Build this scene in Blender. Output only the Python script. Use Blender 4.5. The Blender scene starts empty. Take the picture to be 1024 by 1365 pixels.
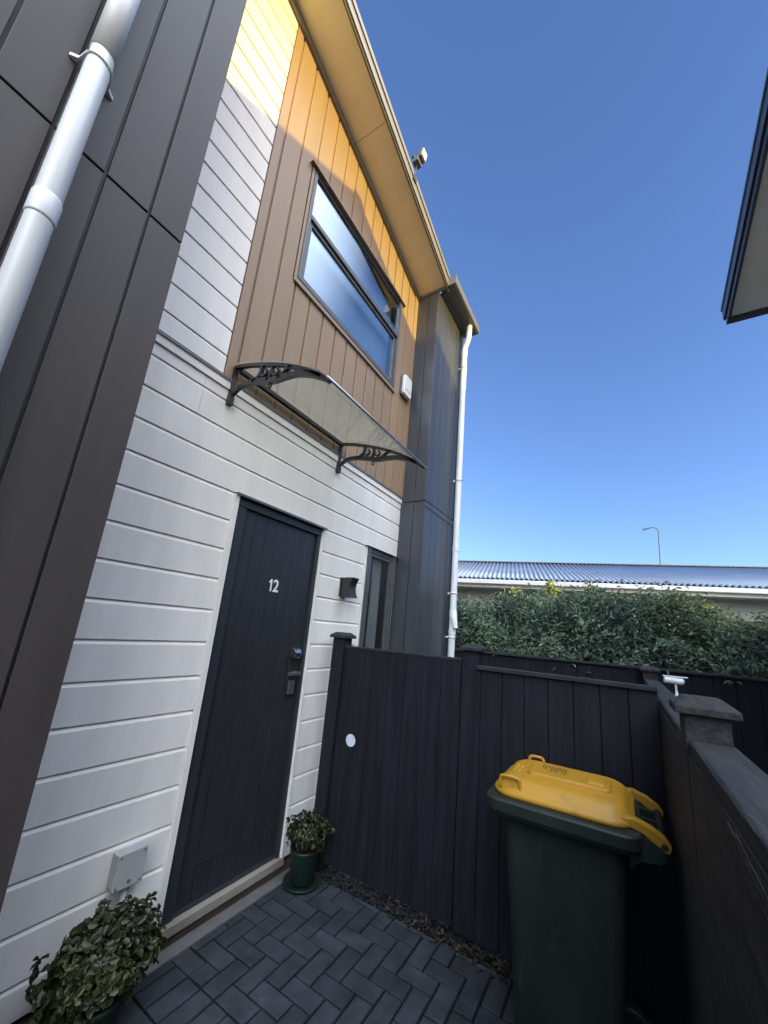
import bpy, bmesh, math, random
import numpy as np
from mathutils import Vector, Matrix
random.seed(7)
rng = np.random.default_rng(11)
scene = bpy.context.scene
COL = scene.collection
R = math.radians

# ------------------------------------------------------------------ camera
cam_d = bpy.data.cameras.new("camera")
cam = bpy.data.objects.new("camera", cam_d); COL.objects.link(cam)
cam_d.sensor_fit = 'HORIZONTAL'; cam_d.sensor_width = 36.0
cam_d.lens = 36.0 * 497.757 / 1024.0
cam_d.shift_x = -18.82 / 1024.0
cam_d.shift_y = 42.276 / 1024.0
cam_d.clip_start = 0.02; cam_d.clip_end = 3000
rx = Vector((0.8617702, 0.5011121, 0.0789861)); up = Vector((0.0493277, -0.2377346, 0.9700768)); fw = Vector((-0.5048949, 0.8320871, 0.2295913))
m = Matrix((rx, up, -fw)).transposed().to_4x4()
m.translation = Vector((2.1000, 0.0, 1.66876))
cam.matrix_world = m
scene.camera = cam

# ------------------------------------------------------------------ sky, sun, exposure
SUN = Vector((1.0, -0.19, 0.20)).normalized()
el = math.asin(SUN.z); az = math.atan2(SUN.x, SUN.y)
w = bpy.data.worlds.new("World"); scene.world = w; w.use_nodes = True
nt = w.node_tree; nt.nodes.clear()
sky = nt.nodes.new('ShaderNodeTexSky'); sky.sky_type = 'NISHITA'; sky.sun_disc = False
sky.sun_elevation = el; sky.sun_rotation = az
sky.altitude = 0; sky.air_density = 1.0; sky.dust_density = 0.3; sky.ozone_density = 2.5
bg = nt.nodes.new('ShaderNodeBackground'); bg.inputs['Strength'].default_value = 0.15
out = nt.nodes.new('ShaderNodeOutputWorld')
# deeper blue sky, plus an added bright patch high sunward lighting the shaded wall
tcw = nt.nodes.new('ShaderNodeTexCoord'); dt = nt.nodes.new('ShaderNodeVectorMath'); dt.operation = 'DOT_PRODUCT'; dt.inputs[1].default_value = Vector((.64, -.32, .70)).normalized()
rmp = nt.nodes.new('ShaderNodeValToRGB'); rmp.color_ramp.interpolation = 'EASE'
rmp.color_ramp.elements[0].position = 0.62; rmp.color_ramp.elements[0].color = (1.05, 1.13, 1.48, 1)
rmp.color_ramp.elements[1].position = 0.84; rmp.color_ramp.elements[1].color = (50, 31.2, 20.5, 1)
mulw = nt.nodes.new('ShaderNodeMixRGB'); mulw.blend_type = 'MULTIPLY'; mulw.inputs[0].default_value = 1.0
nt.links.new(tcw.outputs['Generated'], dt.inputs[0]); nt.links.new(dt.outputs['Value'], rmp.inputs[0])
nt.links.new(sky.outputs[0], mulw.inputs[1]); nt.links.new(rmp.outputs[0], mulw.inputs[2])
dt2 = nt.nodes.new('ShaderNodeVectorMath'); dt2.operation = 'DOT_PRODUCT'; dt2.inputs[1].default_value = SUN  # sky dimmed around the sun so the upper wall gets less light
rm2 = nt.nodes.new('ShaderNodeMapRange'); rm2.inputs['From Min'].default_value = .38; rm2.inputs['From Max'].default_value = .92; rm2.inputs['To Min'].default_value = 1; rm2.inputs['To Max'].default_value = .06
mul2 = nt.nodes.new('ShaderNodeVectorMath'); mul2.operation = 'SCALE'
nt.links.new(tcw.outputs['Generated'], dt2.inputs[0]); nt.links.new(dt2.outputs['Value'], rm2.inputs['Value'])
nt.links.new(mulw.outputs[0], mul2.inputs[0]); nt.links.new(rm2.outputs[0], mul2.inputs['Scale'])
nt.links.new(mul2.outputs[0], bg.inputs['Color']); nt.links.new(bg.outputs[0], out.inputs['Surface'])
sd = bpy.data.lights.new("sun", 'SUN'); sd.energy = 3.8; sd.angle = R(0.5); sd.color = (1.0, 0.78, 0.17)
so = bpy.data.objects.new("sun", sd); COL.objects.link(so)
so.rotation_euler = (-SUN).to_track_quat('-Z', 'Y').to_euler(); so.location = (10, -4, 12)
scene.view_settings.view_transform = 'Standard'; scene.view_settings.look = 'None'
scene.view_settings.gamma = 1.0; scene.view_settings.exposure = 0.8
scene.render.resolution_x = 768; scene.render.resolution_y = 1024
scene.render.engine = 'CYCLES'
scene.cycles.max_bounces = 10; scene.cycles.diffuse_bounces = 5; scene.cycles.transparent_max_bounces = 12

# ------------------------------------------------------------------ materials
def srgb(r, g, b):
    f = lambda c: (c / 255 / 12.92) if c / 255 <= 0.04045 else ((c / 255 + 0.055) / 1.055) ** 2.4
    return (f(r), f(g), f(b), 1)
def L(*c): return (c[0], c[1], c[2], 1)
def mat(name, color, rough=0.6, spec=0.5, metal=0.0, var=0.12, nscale=6.0, bump=0.0, bscale=60.0, stretch=(1, 1, 1), island=0.0, coat=0.0, scuff=None):
    M = bpy.data.materials.new(name); M.use_nodes = True
    n = M.node_tree.nodes; l = M.node_tree.links
    b = n['Principled BSDF']
    b.inputs['Roughness'].default_value = rough; b.inputs['Metallic'].default_value = metal
    b.inputs['Specular IOR Level'].default_value = spec; b.inputs['Coat Weight'].default_value = coat
    tc = n.new('ShaderNodeTexCoord'); mp = n.new('ShaderNodeMapping'); mp.inputs['Scale'].default_value = stretch
    l.new(tc.outputs['Object'], mp.inputs['Vector'])
    no = n.new('ShaderNodeTexNoise'); no.inputs['Scale'].default_value = nscale; no.inputs['Detail'].default_value = 6
    l.new(mp.outputs[0], no.inputs['Vector'])
    rp = n.new('ShaderNodeMapRange'); rp.inputs['From Min'].default_value = 0.3; rp.inputs['From Max'].default_value = 0.7
    rp.inputs['To Min'].default_value = 1 - var; rp.inputs['To Max'].default_value = 1 + var
    l.new(no.outputs['Fac'], rp.inputs['Value'])
    fac = rp.outputs[0]
    if island:
        g = n.new('ShaderNodeNewGeometry'); r2 = n.new('ShaderNodeMapRange')
        r2.inputs['To Min'].default_value = 1 - island; r2.inputs['To Max'].default_value = 1 + island
        l.new(g.outputs['Random Per Island'], r2.inputs['Value'])
        mu = n.new('ShaderNodeMath'); mu.operation = 'MULTIPLY'
        l.new(fac, mu.inputs[0]); l.new(r2.outputs[0], mu.inputs[1]); fac = mu.outputs[0]
    vm = n.new('ShaderNodeVectorMath'); vm.operation = 'SCALE'; vm.inputs[0].default_value = color[:3]
    l.new(fac, vm.inputs['Scale']); col = vm.outputs[0]
    if scuff:                                   # worn or dirty marks with an outline of their own
        c2, sc, lo, hi, st = scuff
        m2 = n.new('ShaderNodeMapping'); m2.inputs['Scale'].default_value = st; l.new(tc.outputs['Object'], m2.inputs['Vector'])
        n3 = n.new('ShaderNodeTexNoise'); n3.inputs['Scale'].default_value = sc; n3.inputs['Detail'].default_value = 8; n3.inputs['Roughness'].default_value = .65
        l.new(m2.outputs[0], n3.inputs['Vector'])
        r3 = n.new('ShaderNodeMapRange'); r3.inputs['From Min'].default_value = lo; r3.inputs['From Max'].default_value = hi; l.new(n3.outputs['Fac'], r3.inputs['Value'])
        mxc = n.new('ShaderNodeMixRGB'); mxc.inputs[2].default_value = L(*c2); l.new(r3.outputs[0], mxc.inputs[0]); l.new(col, mxc.inputs[1]); col = mxc.outputs[0]
    l.new(col, b.inputs['Base Color'])
    rr = n.new('ShaderNodeMapRange'); rr.inputs['To Min'].default_value = max(rough - 0.08, 0.02); rr.inputs['To Max'].default_value = min(rough + 0.08, 1)
    l.new(no.outputs['Fac'], rr.inputs['Value']); l.new(rr.outputs[0], b.inputs['Roughness'])
    if bump:
        n2 = n.new('ShaderNodeTexNoise'); n2.inputs['Scale'].default_value = bscale; n2.inputs['Detail'].default_value = 4
        l.new(mp.outputs[0], n2.inputs['Vector'])
        bu = n.new('ShaderNodeBump'); bu.inputs['Strength'].default_value = bump; bu.inputs['Distance'].default_value = 0.01
        l.new(n2.outputs['Fac'], bu.inputs['Height']); l.new(bu.outputs[0], b.inputs['Normal'])
    return M
def glassmat(name, tint, refl, rough=0.01, trans=(0.75, 0.8, 0.8)):
    """window glass: mirror-like reflection by fresnel over a see-through pane"""
    M = bpy.data.materials.new(name); M.use_nodes = True
    n = M.node_tree.nodes; l = M.node_tree.links; n.clear()
    o = n.new('ShaderNodeOutputMaterial'); mx = n.new('ShaderNodeMixShader')
    lw = n.new('ShaderNodeLayerWeight'); lw.inputs['Blend'].default_value = .5
    pw = n.new('ShaderNodeMath'); pw.operation = 'POWER'; pw.inputs[1].default_value = 3.0; l.new(lw.outputs['Facing'], pw.inputs[0])
    fr = n.new('ShaderNodeMapRange'); fr.inputs['To Min'].default_value = refl; fr.inputs['To Max'].default_value = 1.0; l.new(pw.outputs[0], fr.inputs['Value'])
    tr = n.new('ShaderNodeBsdfTransparent'); tr.inputs['Color'].default_value = L(*trans)
    gl = n.new('ShaderNodeBsdfGlossy'); gl.inputs['Roughness'].default_value = rough; gl.inputs['Color'].default_value = L(*tint)
    tc = n.new('ShaderNodeTexCoord'); no = n.new('ShaderNodeTexNoise'); no.inputs['Scale'].default_value = 2.5
    bu = n.new('ShaderNodeBump'); bu.inputs['Strength'].default_value = 0.008; bu.inputs['Distance'].default_value = 0.02
    l.new(tc.outputs['Object'], no.inputs['Vector']); l.new(no.outputs['Fac'], bu.inputs['Height']); l.new(bu.outputs[0], gl.inputs['Normal'])
    l.new(fr.outputs[0], mx.inputs[0]); l.new(tr.outputs[0], mx.inputs[1]); l.new(gl.outputs[0], mx.inputs[2]); l.new(mx.outputs[0], o.inputs[0])
    return M
def leafmat(name, dark, light, edge=None, rough=0.45, trans=0.25):
    M = bpy.data.materials.new(name); M.use_nodes = True
    n = M.node_tree.nodes; l = M.node_tree.links
    b = n['Principled BSDF']; b.inputs['Roughness'].default_value = rough; b.inputs['Specular IOR Level'].default_value = 0.4
    o = n['Material Output']
    g = n.new('ShaderNodeNewGeometry'); cr = n.new('ShaderNodeValToRGB')
    cr.color_ramp.elements[0].color = L(*dark); cr.color_ramp.elements[1].color = L(*light)
    cr.color_ramp.elements[0].position = 0.1; cr.color_ramp.elements[1].position = 0.95
    l.new(g.outputs['Random Per Island'], cr.inputs[0]); c = cr.outputs[0]
    if edge:
        at = n.new('ShaderNodeAttribute'); at.attribute_name = 'edge'
        r2 = n.new('ShaderNodeMapRange'); r2.inputs['From Min'].default_value = 0.62; r2.inputs['From Max'].default_value = 0.95
        mx = n.new('ShaderNodeMixRGB'); mx.inputs[2].default_value = L(*edge)
        l.new(at.outputs['Fac'], r2.inputs['Value']); l.new(r2.outputs[0], mx.inputs[0]); l.new(c, mx.inputs[1]); c = mx.outputs[0]
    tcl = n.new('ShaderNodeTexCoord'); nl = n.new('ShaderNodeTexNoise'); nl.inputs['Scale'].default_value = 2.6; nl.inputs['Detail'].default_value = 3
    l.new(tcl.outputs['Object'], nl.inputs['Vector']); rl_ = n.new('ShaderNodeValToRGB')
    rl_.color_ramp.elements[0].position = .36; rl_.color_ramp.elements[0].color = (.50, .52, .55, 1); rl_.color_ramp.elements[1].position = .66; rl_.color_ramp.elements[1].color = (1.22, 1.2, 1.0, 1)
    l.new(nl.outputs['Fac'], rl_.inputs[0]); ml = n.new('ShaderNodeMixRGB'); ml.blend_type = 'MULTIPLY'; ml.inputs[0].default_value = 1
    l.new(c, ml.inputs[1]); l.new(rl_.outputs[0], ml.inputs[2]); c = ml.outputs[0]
    l.new(c, b.inputs['Base Color'])
    t = n.new('ShaderNodeBsdfTranslucent'); l.new(c, t.inputs['Color'])
    ms = n.new('ShaderNodeMixShader'); ms.inputs[0].default_value = trans
    l.new(b.outputs[0], ms.inputs[1]); l.new(t.outputs[0], ms.inputs[2]); l.new(ms.outputs[0], o.inputs['Surface'])
    return M

M_white = mat('white_board_paint', L(.815, .76, .705), .5, .35, var=.055, nscale=3, stretch=(3, 3, .5), bump=.06, bscale=60, island=.02)
M_whitetrim = mat('white_trim_paint', L(.80, .75, .69), .5, .4, var=.03)
M_tan = mat('tan_metal_cladding', L(.285, .190, .118), .45, .35, var=.07, nscale=2.5, stretch=(3, 3, .35), bump=.03, bscale=12, island=.03)
M_dark = mat('dark_metal_cladding', L(.054, .044, .041), .5, .28, var=.14, nscale=3, stretch=(3, 3, .35), bump=.04, bscale=14, island=.05)
M_tower = mat('charcoal_metal_cladding', L(.052, .054, .062), .34, .45, var=.12, nscale=3, stretch=(3, 3, .35), bump=.04, bscale=14, island=.05)
M_groove = mat('groove_shadow_metal', L(.02, .02, .022), .6)
M_soffit = mat('soffit_board', L(.92, .80, .54), .7, .3, var=.04)
M_fascia = mat('bronze_metal', L(.17, .15, .135), .4, .5, var=.06)
M_gutter = mat('grey_gutter_metal', L(.12, .115, .115), .4, .5, var=.06)
M_roof = mat('long_run_roof', L(.10, .10, .105), .45, .5, var=.08)
M_frame = mat('window_frame_bronze', L(.085, .085, .09), .38, .5, var=.05)
M_door = mat('black_door_paint', L(.024, .0245, .028), .36, .5, var=.12, nscale=4, stretch=(1, 6, 1), bump=.05, bscale=40)
M_doorframe = mat('black_door_frame', L(.028, .030, .034), .35, .5, var=.05)
M_chrome = mat('brushed_chrome', L(.62, .61, .60), .22, .5, metal=1.0, var=.05)
M_gunmetal = mat('satin_grey_metal', L(.42, .42, .43), .32, .5, metal=.9, var=.05)
M_black = mat('black_plastic', L(.02, .02, .021), .4, .5, var=.1)
M_bracket = mat('black_painted_bracket', L(.022, .02, .019), .38, .5, var=.15, bump=.1, bscale=80)
M_num = mat('white_numeral', L(.82, .82, .82), .5)
M_pvc = mat('white_pvc', scuff=((.50, .47, .42), 5, .55, .8, (3, 3, .3)), color=L(.72, .71, .70), rough=.35, spec=.5, var=.06, nscale=3, stretch=(1, 1, .4))
M_timber = mat('black_stained_timber', scuff=((.016, .016, .018), 6, .60, .80, (5, 5, .35)), color=L(.0085, .0092, .0125), rough=.72, spec=.3, var=.45, nscale=5, stretch=(5, 5, .4), bump=.45, bscale=22, island=.03)
M_rail = mat('weathered_dark_rail', scuff=((.085, .078, .072), 9, .58, .78, (4, .5, 1.2)), color=L(.035, .0325, .031), rough=.75, spec=.3, var=.4, nscale=7, stretch=(5, .6, 5), bump=.55, bscale=18)
M_sill = mat('cream_sill', L(.27, .235, .19), .6, var=.15)
M_brown = mat('brown_base_board', L(.085, .062, .042), .8, var=.3, bump=.3)
M_conc = mat('concrete', L(.13, .12, .115), .85, .2, var=.2, bump=.4, bscale=50)
M_paver = mat('charcoal_paver', scuff=((.055, .055, .048), 5, .55, .75, (1, 1, 1)), color=L(.030, .033, .039), rough=.8, spec=.25, var=.34, nscale=9, bump=.5, bscale=110, island=.18)
M_joint = mat('joint_sand', L(.008, .008, .008), .95, .1, var=.3, bump=.4, bscale=200)
M_ground = mat('bare_ground', L(.09, .08, .065), .95, .1, var=.4, nscale=3, bump=.5, bscale=20)
M_stone = mat('dark_pebble', L(.012, .0115, .0115), .7, .3, var=.3, nscale=20, island=.6)
M_litter = mat('dry_leaf', L(.034, .025, .017), .8, .2, var=.3, island=.8)
M_bin = mat('dark_green_plastic', scuff=((.034, .038, .034), 16, .58, .76, (1, 1, .25)), color=L(.016, .021, .016), rough=.52, spec=.35, var=.3, nscale=7, stretch=(1, 1, .4), bump=.12, bscale=150)
M_lid = mat('yellow_plastic', scuff=((.24, .13, .03), 11, .56, .78, (1, .6, 1)), color=L(.46, .225, .016), rough=.5, spec=.4, var=.06, nscale=5, bump=.1, bscale=140)
M_ink = mat('dark_moulded_print', L(.16, .085, .01), .7)
M_emboss = mat('worn_yellow_print', L(.56, .29, .04), .6)
M_pot = mat('green_pot_glaze', L(.0045, .016, .0095), .5, .5, var=.15)
M_soil = mat('potting_soil', L(.03, .022, .016), .95, .1, var=.3, bump=.6, bscale=60)
M_bark = mat('shrub_bark', L(.10, .075, .05), .9, .2, var=.3, bump=.5)
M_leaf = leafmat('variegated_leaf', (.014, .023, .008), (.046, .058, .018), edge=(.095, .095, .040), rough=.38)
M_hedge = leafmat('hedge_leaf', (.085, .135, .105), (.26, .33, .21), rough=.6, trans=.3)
M_raw = mat('raw_split_timber', L(.10, .088, .075), .85, .2, var=.4, nscale=30, bump=.5)
M_sunleaf = leafmat('sun_painted_leaf', (.30, .36, .08), (.46, .48, .16), rough=.6, trans=.35)  # yellow sunlight put into the leaf colour of the hedge tips
M_sage = mat('sage_weatherboard', L(.42, .43, .38), .6, .3, var=.05)
M_cream = mat('cream_gutter_paint', L(.78, .75, .68), .4, .5, var=.05)
M_iron = mat('blue_grey_corrugate', L(.22, .26, .34), .32, .6, metal=.25, var=.08, nscale=1.2)
M_nwall = mat('neighbour_cladding', L(.72, .68, .62), .6, .3, var=.06)
M_nsoffit = mat('neighbour_soffit', L(.80, .77, .74), .7, .3, var=.04)
M_nfascia = mat('neighbour_fascia', L(.045, .05, .065), .35, .5, var=.05)
M_lens = mat('floodlight_lens', L(.75, .75, .72), .15, .6)
M_steel = mat('galvanised_steel', L(.13, .135, .15), .6, .3, metal=.2, var=.1)
M_alarm = mat('alarm_box_plastic', L(.72, .71, .69), .4, .5, var=.04)
M_grey = mat('grey_electrical_plastic', L(.38, .375, .36), .55, .4, var=.08)
M_glass = glassmat('window_glass', (.93, .96, 1.0), .10, trans=(.85, .9, .92))
M_glass2 = glassmat('side_window_glass', (.9, .93, 1.0), .05, trans=(.7, .73, .75))
M_room = mat('dim_room_paint', L(.30, .30, .31), .8, .2, var=.08)
M_skyback = mat('painted_sky_backing', L(.27, .38, .56), .8, .2, var=.05)  # blue panel behind the glass, coloured to stand in for reflected sky
M_curtain = mat('pale_curtain', L(.75, .72, .68), .85, .2, var=.15, nscale=8, stretch=(1, 6, .3))
M_disc = mat('pale_disc', L(.62, .66, .72), .5, .4, var=.05)
# clear-bronze polycarbonate sheet
M_poly = bpy.data.materials.new('tinted_polycarbonate'); M_poly.use_nodes = True
_n = M_poly.node_tree.nodes; _l = M_poly.node_tree.links; _n.clear()
_o = _n.new('ShaderNodeOutputMaterial'); _t = _n.new('ShaderNodeBsdfTransparent'); _t.inputs['Color'].default_value = (.93, .92, .87, 1)
_d = _n.new('ShaderNodeBsdfTranslucent'); _d.inputs['Color'].default_value = (.55, .54, .47, 1)
_g = _n.new('ShaderNodeBsdfGlossy'); _g.inputs['Roughness'].default_value = .06; _w = _n.new('ShaderNodeLayerWeight'); _w.inputs['Blend'].default_value = .5; _p = _n.new('ShaderNodeMath'); _p.operation = 'POWER'; _p.inputs[1].default_value = 4.0; _l.new(_w.outputs['Facing'], _p.inputs[0]); _f = _n.new('ShaderNodeMapRange'); _f.inputs['To Min'].default_value = .04; _f.inputs['To Max'].default_value = .7; _l.new(_p.outputs[0], _f.inputs['Value'])
_m1 = _n.new('ShaderNodeMixShader'); _m1.inputs[0].default_value = .16; _m2 = _n.new('ShaderNodeMixShader')
_l.new(_t.outputs[0], _m1.inputs[1]); _l.new(_d.outputs[0], _m1.inputs[2]); _l.new(_f.outputs[0], _m2.inputs[0])
_l.new(_m1.outputs[0], _m2.inputs[1]); _l.new(_g.outputs[0], _m2.inputs[2]); _l.new(_m2.outputs[0], _o.inputs[0])

# ------------------------------------------------------------------ helpers
def link(name, bm, material, parent=None, smooth=False, bevel=0.0, recalc=True, seg=2):
    if recalc: bmesh.ops.recalc_face_normals(bm, faces=bm.faces[:])
    me = bpy.data.meshes.new(name); bm.to_mesh(me); bm.free()
    me.materials.append(material)
    o = bpy.data.objects.new(name, me); COL.objects.link(o)
    if parent: o.parent = parent
    if smooth:
        for p in me.polygons: p.use_smooth = True
    if bevel:
        md = o.modifiers.new('bevel', 'BEVEL'); md.width = bevel; md.segments = seg; md.limit_method = 'ANGLE'; md.angle_limit = R(40)
    return o
def tag(o, label, cat, group=None, kind=None):
    if label: o['label'] = label
    if cat: o['category'] = cat
    if group: o['group'] = group
    if kind: o['kind'] = kind
    return o
def thing(name, label, cat, loc=(0, 0, 0), group=None):
    o = bpy.data.objects.new(name, None); COL.objects.link(o); o.location = loc; o.empty_display_size = .1
    return tag(o, label, cat, group)
def structure(name, bm, material, **k):
    o = link(name, bm, material, **k); o['kind'] = 'structure'; return o
def B(): return bmesh.new()
def box(bm, x0, x1, y0, y1, z0, z1):
    v = [bm.verts.new(p) for p in ((x0, y0, z0), (x1, y0, z0), (x1, y1, z0), (x0, y1, z0), (x0, y0, z1), (x1, y0, z1), (x1, y1, z1), (x0, y1, z1))]
    for f in ((0, 3, 2, 1), (4, 5, 6, 7), (0, 1, 5, 4), (1, 2, 6, 5), (2, 3, 7, 6), (3, 0, 4, 7)): bm.faces.new([v[i] for i in f])
    return bm
def prism(bm, pts, axis, a0, a1):
    """closed 2-D outline extruded along axis (0: pts are (y,z); 1: (x,z); 2: (x,y))"""
    def P(p, a): return (a, p[0], p[1]) if axis == 0 else ((p[0], a, p[1]) if axis == 1 else (p[0], p[1], a))
    A = [bm.verts.new(P(p, a0)) for p in pts]; C = [bm.verts.new(P(p, a1)) for p in pts]
    bm.faces.new(A); bm.faces.new(C[::-1])
    for i in range(len(pts)):
        j = (i + 1) % len(pts); bm.faces.new((A[i], C[i], C[j], A[j]))
    return bm
def tube(bm, pts, r, n=12, cap=True):
    pts = [Vector(p) for p in pts]; rs = r if isinstance(r, (list, tuple)) else [r] * len(pts)
    rings = []; prev = None
    for i, p in enumerate(pts):
        t = (pts[min(i + 1, len(pts) - 1)] - pts[max(i - 1, 0)]).normalized()
        if prev is None:
            a = Vector((0, 0, 1)) if abs(t.z) < .9 else Vector((1, 0, 0)); u = t.cross(a).normalized()
        else: u = (prev - t * prev.dot(t)).normalized()
        prev = u; v = t.cross(u)
        rings.append([bm.verts.new(p + (u * math.cos(2 * math.pi * k / n) + v * math.sin(2 * math.pi * k / n)) * rs[i]) for k in range(n)])
    for a, b in zip(rings, rings[1:]):
        for k in range(n): bm.faces.new((a[k], a[(k + 1) % n], b[(k + 1) % n], b[k]))
    if cap: bm.faces.new(rings[0][::-1]); bm.faces.new(rings[-1])
    return bm
def lathe(bm, prof, n=32, c=(0, 0)):
    rings = [[bm.verts.new((c[0] + r * math.cos(2 * math.pi * k / n), c[1] + r * math.sin(2 * math.pi * k / n), z)) for k in range(n)] for r, z in prof]
    for a, b in zip(rings, rings[1:]):
        for k in range(n): bm.faces.new((a[k], a[(k + 1) % n], b[(k + 1) % n], b[k]))
    bm.faces.new(rings[0][::-1]); bm.faces.new(rings[-1])
    return bm
def ribbon(bm, pts, th, y0, y1):
    """thick curved strip lying in an x-z plane"""
    n = len(pts); top = []; bot = []
    for i, p in enumerate(pts):
        a = pts[max(i - 1, 0)]; b = pts[min(i + 1, n - 1)]
        d = Vector((b[0] - a[0], b[1] - a[1])).normalized(); t = th[i] if isinstance(th, (list, tuple)) else th
        nx, nz = -d.y * t / 2, d.x * t / 2
        top.append((p[0] + nx, p[1] + nz)); bot.append((p[0] - nx, p[1] - nz))
    S = [[bm.verts.new((x, y, z)) for (x, z), y in ((top[i], y0), (bot[i], y0), (bot[i], y1), (top[i], y1))] for i in range(n)]
    for p, q in zip(S, S[1:]):
        for k in range(4): bm.faces.new((p[k], p[(k + 1) % 4], q[(k + 1) % 4], q[k]))
    bm.faces.new(S[0][::-1]); bm.faces.new(S[-1])
    return bm
def spline(pts, n=8):
    """Catmull-Rom through points"""
    out = []; P = [Vector(p) for p in pts]
    for i in range(len(P) - 1):
        p0 = P[max(i - 1, 0)]; p1 = P[i]; p2 = P[i + 1]; p3 = P[min(i + 2, len(P) - 1)]
        for k in range(n):
            t = k / n
            out.append(0.5 * ((2 * p1) + (p2 - p0) * t + (2 * p0 - 5 * p1 + 4 * p2 - p3) * t * t + (3 * p1 - p0 - 3 * p2 + p3) * t ** 3))
    out.append(P[-1]); return [tuple(q) for q in out]
def leaves(name, material, pos, nrm, size, parent=None, shape=(.28, .42), fold=.18, aspect=.5):
    """many small folded leaves in one mesh; pos, nrm: (N,3); each leaf 6 verts"""
    N = len(pos); nrm = nrm / np.linalg.norm(nrm, axis=1, keepdims=True)
    rnd = rng.normal(size=(N, 3)); t = rnd - nrm * (rnd * nrm).sum(1, keepdims=True); t /= np.linalg.norm(t, axis=1, keepdims=True)
    s = np.cross(nrm, t); Lh = size * rng.uniform(.55, 1.3, size=N); W = Lh * aspect
    def pt(a, bb, c): return pos + t * (Lh * a)[:, None] + s * (W * bb)[:, None] + nrm * (Lh * c)[:, None]
    one = np.ones(N)
    V = np.stack([pt(0 * one, 0 * one, 0 * one), pt(.35 * one, -.42 * one, fold * one), pt(.72 * one, -.48 * one, fold * .8 * one), pt(one, 0 * one, -.05 * one), pt(.72 * one, .48 * one, fold * .8 * one), pt(.35 * one, .42 * one, fold * one)], 1).reshape(-1, 3)
    base = np.arange(N)[:, None] * 6
    F = np.concatenate([base + np.array([[0, 3, 2, 1]]), base + np.array([[0, 5, 4, 3]])], 1).reshape(-1, 4)
    me = bpy.data.meshes.new(name)
    me.vertices.add(len(V)); me.vertices.foreach_set('co', V.ravel())
    me.loops.add(F.size); me.loops.foreach_set('vertex_index', F.ravel().astype(np.int32))
    me.polygons.add(len(F)); me.polygons.foreach_set('loop_start', (np.arange(len(F)) * 4).astype(np.int32)); me.polygons.foreach_set('loop_total', np.full(len(F), 4, np.int32))
    me.update(calc_edges=True); me.validate()
    a = me.attributes.new('edge', 'FLOAT', 'POINT'); a.data.foreach_set('value', np.tile([0, 1, 1, .75, 1, 1], N).astype(np.float32))
    me.materials.append(material)
    o = bpy.data.objects.new(name, me); COL.objects.link(o)
    if parent: o.parent = parent
    return o

# ------------------------------------------------------------------ ground
bm = B(); 
for f in ((-400, 400, -300, 600),):
    v = [bm.verts.new(p) for p in ((f[0], f[2], -.06), (f[1], f[2], -.06), (f[1], f[3], -.06), (f[0], f[3], -.06))]; bm.faces.new(v)
structure('ground', bm, M_ground)
bm = B(); box(bm, .03, 2.20, -3, 2.40, -.055, -.012)
structure('paving_bed', bm, M_joint)
# pavers: soldier course then herringbone
bm = B()
def brick(x0, x1, y0, y1):
    g = .0046; x0 += g + random.uniform(0, .0015); x1 -= g + random.uniform(0, .0015); y0 += g; y1 -= g
    if x0 < .085: x0 = .085
    x1 = min(x1, 2.19); y1 = min(y1, 2.395)
    if x1 - x0 < .015 or y1 - y0 < .015: return
    z = random.uniform(-.002, .002); tx = random.uniform(-.002, .002)
    b0 = len(bm.verts)
    c = .004
    lo = [(x0, y0), (x1, y0), (x1, y1), (x0, y1)]; hi = [(x0 + c, y0 + c), (x1 - c, y0 + c), (x1 - c, y1 - c), (x0 + c, y1 - c)]
    r0 = [bm.verts.new((x, y, -.02)) for x, y in lo]; r1 = [bm.verts.new((x, y, z - c + tx * (x > x0))) for x, y in lo]; r2 = [bm.verts.new((x, y, z + tx * (x > x0 + .01))) for x, y in hi]
    bm.faces.new(r2)
    for a, b2 in ((r0, r1), (r1, r2)):
        for k in range(4): bm.faces.new((a[k], a[(k + 1) % 4], b2[(k + 1) % 4], b2[k]))
u = .1; yo = 1.47; xo = .036
for j in range(-45, 11):
    for i in range(-1, 24):
        k = (i - j) % 4
        x = xo + i * u; y = yo + j * u
        if -2 <= j < 0 and x < .5 - .001: continue
        if k == 0:
            if y >= yo - .001 or y < yo - .2 + .001 or x >= .5: brick(max(x, .5) if -2 <= j < 0 else x, x + 2 * u, y, y + u)
        elif k == 3: brick(x, x + u, y, y + 2 * u)
        elif k == 2 and j == 0 and x < .499: brick(x, x + u, y, y + u)
for i in range(0, 5): brick(.04 + .1 * i, .14 + .1 * i, 1.272, 1.47)
structure('paving', bm, M_paver)

# ------------------------------------------------------------------ the house
house = thing('townhouse', 'two-storey townhouse with white weatherboards, tan upper cladding and dark metal towers', 'house')
GZ0, PITCH = .0355, .18655
def boards(bm, y0, y1, z0, z1, x=0.0, phase=GZ0, pitch=PITCH):
    k = math.floor((z0 - phase) / pitch)
    while phase + k * pitch < z1 - .002:
        a = phase + k * pitch; b = a + pitch; k += 1
        lo = max(a, z0); hi = min(b, z1)
        if hi - lo < .01: continue
        pts = [(x - .030, lo), (x, lo)]
        zc = a + pitch - .024
        if hi > zc: pts += [(x, zc), (x - .012, min(hi, b) - .0008), (x - .030, min(hi, b) - .0008)]
        else: pts += [(x, hi), (x - .030, hi)]
        prism(bm, pts, 1, y0, y1)
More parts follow.
